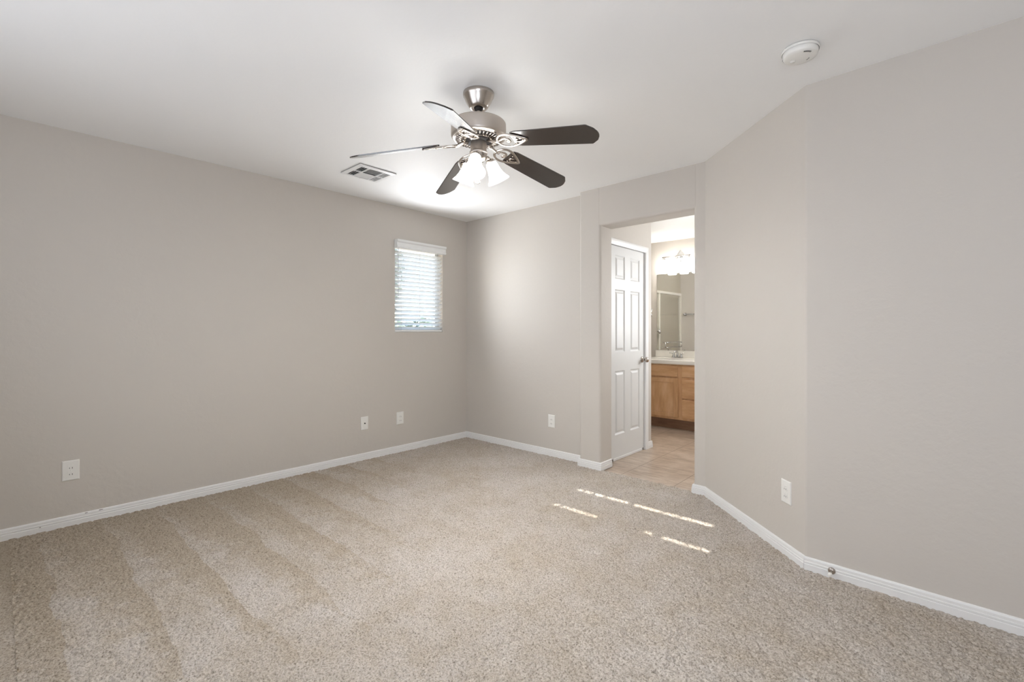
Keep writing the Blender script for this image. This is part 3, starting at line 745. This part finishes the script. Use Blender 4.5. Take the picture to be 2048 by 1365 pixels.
for i in range(26): pc.sphere((0.006, -0.012, zf(2.078-i*0.0035)), 0.0016, 8, 5)
pc = pc.build('pull_chain', M_NICKEL, fan)
fo = MB()
fo.tube([(0.006+0.011*math.cos(t)*0.74, -0.012+0.011*math.cos(t)*0.67, zf(1.974)+0.008*math.sin(t)) for t in [2*PI*i/20 for i in range(20)]], 0.003, 8, closed=True)
fo.sphere((0.006, -0.012, zf(1.974)), 0.0045, 10, 6)
fo.build('pull_fob', M_NICKEL, pc)

# ------------------------------------------------------------------ bathroom vanity
VXL, VXR = -2.925, -1.42
FY = 5.60
va = thing('vanity_cabinet', 'maple bathroom vanity cabinet with doors and drawers beyond the doorway', 'cabinet', ((VXL+VXR)/2, FY+0.3, -0.009))
VO = ((VXL+VXR)/2, FY+0.3, -0.009)
cab = MB().box(VXL, VXR, FY, YV-0.03, 0.118, 0.792)
rel(cab, VO).build('body', M_MAPLE, va)
rel(MB().box(VXL+0.01, VXR-0.01, FY+0.075, FY+0.095, -0.009, 0.118), VO).build('toe_kick', M_TOE, va)
def shaker(x0, x1, z0, z1, panel, name, material, par):
    m = MB(); y1 = FY-0.001; y0 = FY-0.020
    if panel:
        s = 0.052
        m.box(x0, x0+s, y0, y1, z0, z1).box(x1-s, x1, y0, y1, z0, z1).box(x0+s, x1-s, y0, y1, z0, z0+s).box(x0+s, x1-s, y0, y1, z1-s, z1).box(x0+s, x1-s, y0+0.008, y1, z0+s, z1-s)
    else: m.box(x0, x1, y0, y1, z0, z1)
    return rel(m, VO).build(name, material, par, bevel=0.002)
shaker(-2.905, -2.352, 0.146, 0.622, True, 'door', M_MAPLE, va)
shaker(-2.905, -2.356, 0.645, 0.775, False, 'drawer_front', M_MAPLE_H, va)
for z0, z1 in ((0.645, 0.775), (0.387, 0.612), (0.146, 0.366)): shaker(-2.300, -1.93, z0, z1, False, 'drawer_front', M_MAPLE_H, va)
shaker(-1.88, -1.44, 0.146, 0.622, True, 'door', M_MAPLE, va)
shaker(-1.88, -1.44, 0.645, 0.775, False, 'drawer_front', M_MAPLE_H, va)
co = thing('countertop', 'white cultured marble countertop with backsplash on the maple vanity', 'countertop', ((VXL+VXR)/2, FY+0.3, 0.792))
CO = ((VXL+VXR)/2, FY+0.3, 0.792)
rel(MB().box(VXL-0.01, VXR, FY-0.035, YV-0.001, 0.7925, 0.846), CO).build('slab', M_COUNTER, co, bevel=0.012)
rel(MB().box(VXL-0.005, VXR, YV-0.022, YV-0.001, 0.846, 0.936), CO).build('backsplash', M_COUNTER, co, bevel=0.004)
bs = MB()
Mb = Matrix.Translation((-2.585, 5.88, 0.8462)) @ Matrix.Diagonal((1.25, 0.9, 1, 1))
bs.lathe([(0.155, 0.003), (0.150, 0.004), (0.140, 0.001), (0.10, 0.0006), (0.0001, 0.0003)], 40, Mb)
rel(bs, CO).build('basin', M_COUNTER, co)
# faucet
fc = thing('bathroom_faucet', 'chrome two handle faucet standing on the white vanity counter', 'faucet', (-2.583, 6.115, 0.846))
MB().prism(rounded([(-0.078, -0.026, 0.024), (0.078, -0.026, 0.024), (0.078, 0.026, 0.024), (-0.078, 0.026, 0.024)]), 0.0, 0.014).build('base', M_CHROME, fc, bevel=0.004)
MB().tube([(0, 0.008, 0.012), (0, 0.008, 0.055), (0, -0.005, 0.082), (0, -0.04, 0.088), (0, -0.085, 0.078), (0, -0.100, 0.064)], [0.016, 0.014, 0.013, 0.012, 0.011, 0.010], 14).build('spout', M_CHROME, fc)
for s in (-1, 1):
    hdl = MB().lathe([(0.020, 0.013), (0.017, 0.030), (0.013, 0.042), (0.016, 0.052), (0.014, 0.060), (0.0001, 0.063)], 20, Matrix.Translation((0.051*s, 0, 0)))
    hdl.tube([(0.051*s, 0, 0.053), (0.051*s+0.03*s, -0.012, 0.060), (0.051*s+0.048*s, -0.02, 0.062)], [0.006, 0.005, 0.006], 8)
    hdl.build('handle', M_CHROME, fc)
MB().tube([(0, 0.024, 0.014), (0, 0.024, 0.075)], 0.003, 8).sphere((0, 0.024, 0.078), 0.006, 10, 6).build('drain_rod', M_CHROME, fc)
# mirror
mi = thing('vanity_mirror', 'large frameless mirror above the vanity backsplash', 'mirror', (-2.2, YV, 0.942))
rel(MB().box(-2.914, -1.45, YV-0.007, YV-0.001, 0.942, 1.990), (-2.2, YV, 0.942)).build('mirror_glass', M_MIRROR, mi)
for x in (-2.75, -2.1, -1.6): rel(MB().box(x-0.008, x+0.008, YV-0.010, YV-0.0005, 0.936, 0.950), (-2.2, YV, 0.942)).build('mirror_clip', M_CHROME, mi)
# vanity light
VL = (-2.583, YV, 2.215)
vl_ = thing('vanity_light', 'chrome three lamp vanity light bar glowing above the mirror', 'wall lamp', VL)
MB().add([(-0.075, -0.001, 0), (0, -0.001, -0.085), (0.075, -0.001, 0), (0, -0.001, 0.085), (-0.055, -0.016, 0), (0, -0.016, -0.064), (0.055, -0.016, 0), (0, -0.016, 0.064), (0, -0.030, 0)],
         [(0, 1, 2, 3), (0, 1, 5, 4), (1, 2, 6, 5), (2, 3, 7, 6), (3, 0, 4, 7), (4, 5, 8), (5, 6, 8), (6, 7, 8), (7, 4, 8)]).build('back_plate', M_CHROME, vl_)
MB().tube([(0, -0.02, -0.004), (0, -0.14, -0.018)], 0.008, 10).tube([(-0.192, -0.14, -0.018), (0.192, -0.14, -0.018)], 0.0065, 12).build('bar', M_NICKEL, vl_)
for x in (-0.168, 0.0, 0.168):
    cup = MB().lathe([(0.008, -0.018), (0.016, -0.032), (0.020, -0.050), (0.030, -0.054), (0.030, -0.060), (0.0001, -0.060)], 20, Matrix.Translation((x, -0.14, 0))).build('lamp_cup', M_CHROME, vl_)
    sp = [(0.028, -0.055), (0.042, -0.075), (0.047, -0.11), (0.048, -0.15), (0.055, -0.225)]
    MB().lathe(sp+[(r-0.003, z) for r, z in reversed(sp)], 28, Matrix.Translation((x, -0.14, 0))).build('glass_shade', M_VSHADE, cup)

# towel bar and robe hook on the closet wall, shower screen: all seen in the mirror
tb = thing('towel_bar', 'chrome towel bar on the closet wall, seen reflected in the vanity mirror', 'towel bar', (-2.85, 4.60, 1.484))
MB().tube([(-0.31, 0.062, 0), (0.31, 0.062, 0)], 0.009, 12).build('rail', M_CHROME, tb)
for x in (-0.31, 0.31):
    MB().lathe([(0.026, 0), (0.026, 0.006), (0.014, 0.012), (0.012, 0.060), (0.016, 0.066), (0.016, 0.076), (0.0001, 0.078)], 20, Matrix.Translation((x, 0, 0)) @ Matrix.Rotation(-PI/2, 4, 'X')).build('post', M_CHROME, tb)
rh = thing('robe_hook', 'small chrome robe hook at the end of the closet wall', 'hook', (-2.245, 4.60, 1.395))
MB().lathe([(0.018, 0), (0.018, 0.005), (0.0001, 0.007)], 20, Matrix.Rotation(-PI/2, 4, 'X')).build('rosette', M_CHROME, rh)
MB().tube([(0, 0.005, 0.0), (0.002, 0.035, 0.004), (0.004, 0.052, 0.025), (0.004, 0.050, 0.045)], [0.006, 0.005, 0.005, 0.007], 10).tube([(0, 0.02, 0.0), (0.003, 0.045, -0.02), (0.004, 0.050, -0.04)], [0.005, 0.005, 0.006], 10).build('prong', M_CHROME, rh)
sx = -3.25
sh = thing('shower_enclosure', 'framed clear glass shower enclosure seen reflected in the vanity mirror', 'shower enclosure', (sx, 5.3, -0.009))
SO = (sx, 5.3, -0.009)
fm = MB()
for y in (4.605, 5.425, YV-0.045): fm.box(sx-0.02, sx+0.02, y, y+0.035, 0.10, 1.82)
fm.box(sx-0.022, sx+0.022, 4.605, YV-0.005, 1.80, 1.835).box(sx-0.022, sx+0.022, 4.605, YV-0.005, 0.09, 0.12)
rel(fm, SO).build('frame', M_ALU, sh)
rel(MB().box(sx-0.003, sx+0.003, 4.63, YV-0.03, 0.11, 1.81), SO).build('glass_panel', M_GLASS, sh)
rel(MB().box(sx-0.05, sx+0.05, 4.601, YV-0.001, -0.009, 0.095), SO).build('curb', M_COUNTER, sh)
hr = MB().tube([(sx+0.06, 4.70, 1.02), (sx+0.06, 5.32, 1.02)], 0.008, 10).tube([(sx+0.06, 4.70, 0.94), (sx+0.06, 5.32, 0.94)], 0.006, 10)
for y in (4.70, 5.32): hr.tube([(sx+0.012, y, 0.94), (sx+0.06, y, 0.94), (sx+0.06, y, 1.02), (sx+0.012, y, 1.02)], 0.008, 8)
rel(hr, SO).build('towel_rail', M_CHROME, sh)
rel(MB().sphere((sx+0.05, 5.515, 1.195), 0.035, 16, 10, (0.6, 1, 1)).tube([(sx, 5.515, 1.195), (sx+0.05, 5.515, 1.195)], 0.012, 10), SO).build('door_knob', M_CHROME, sh)
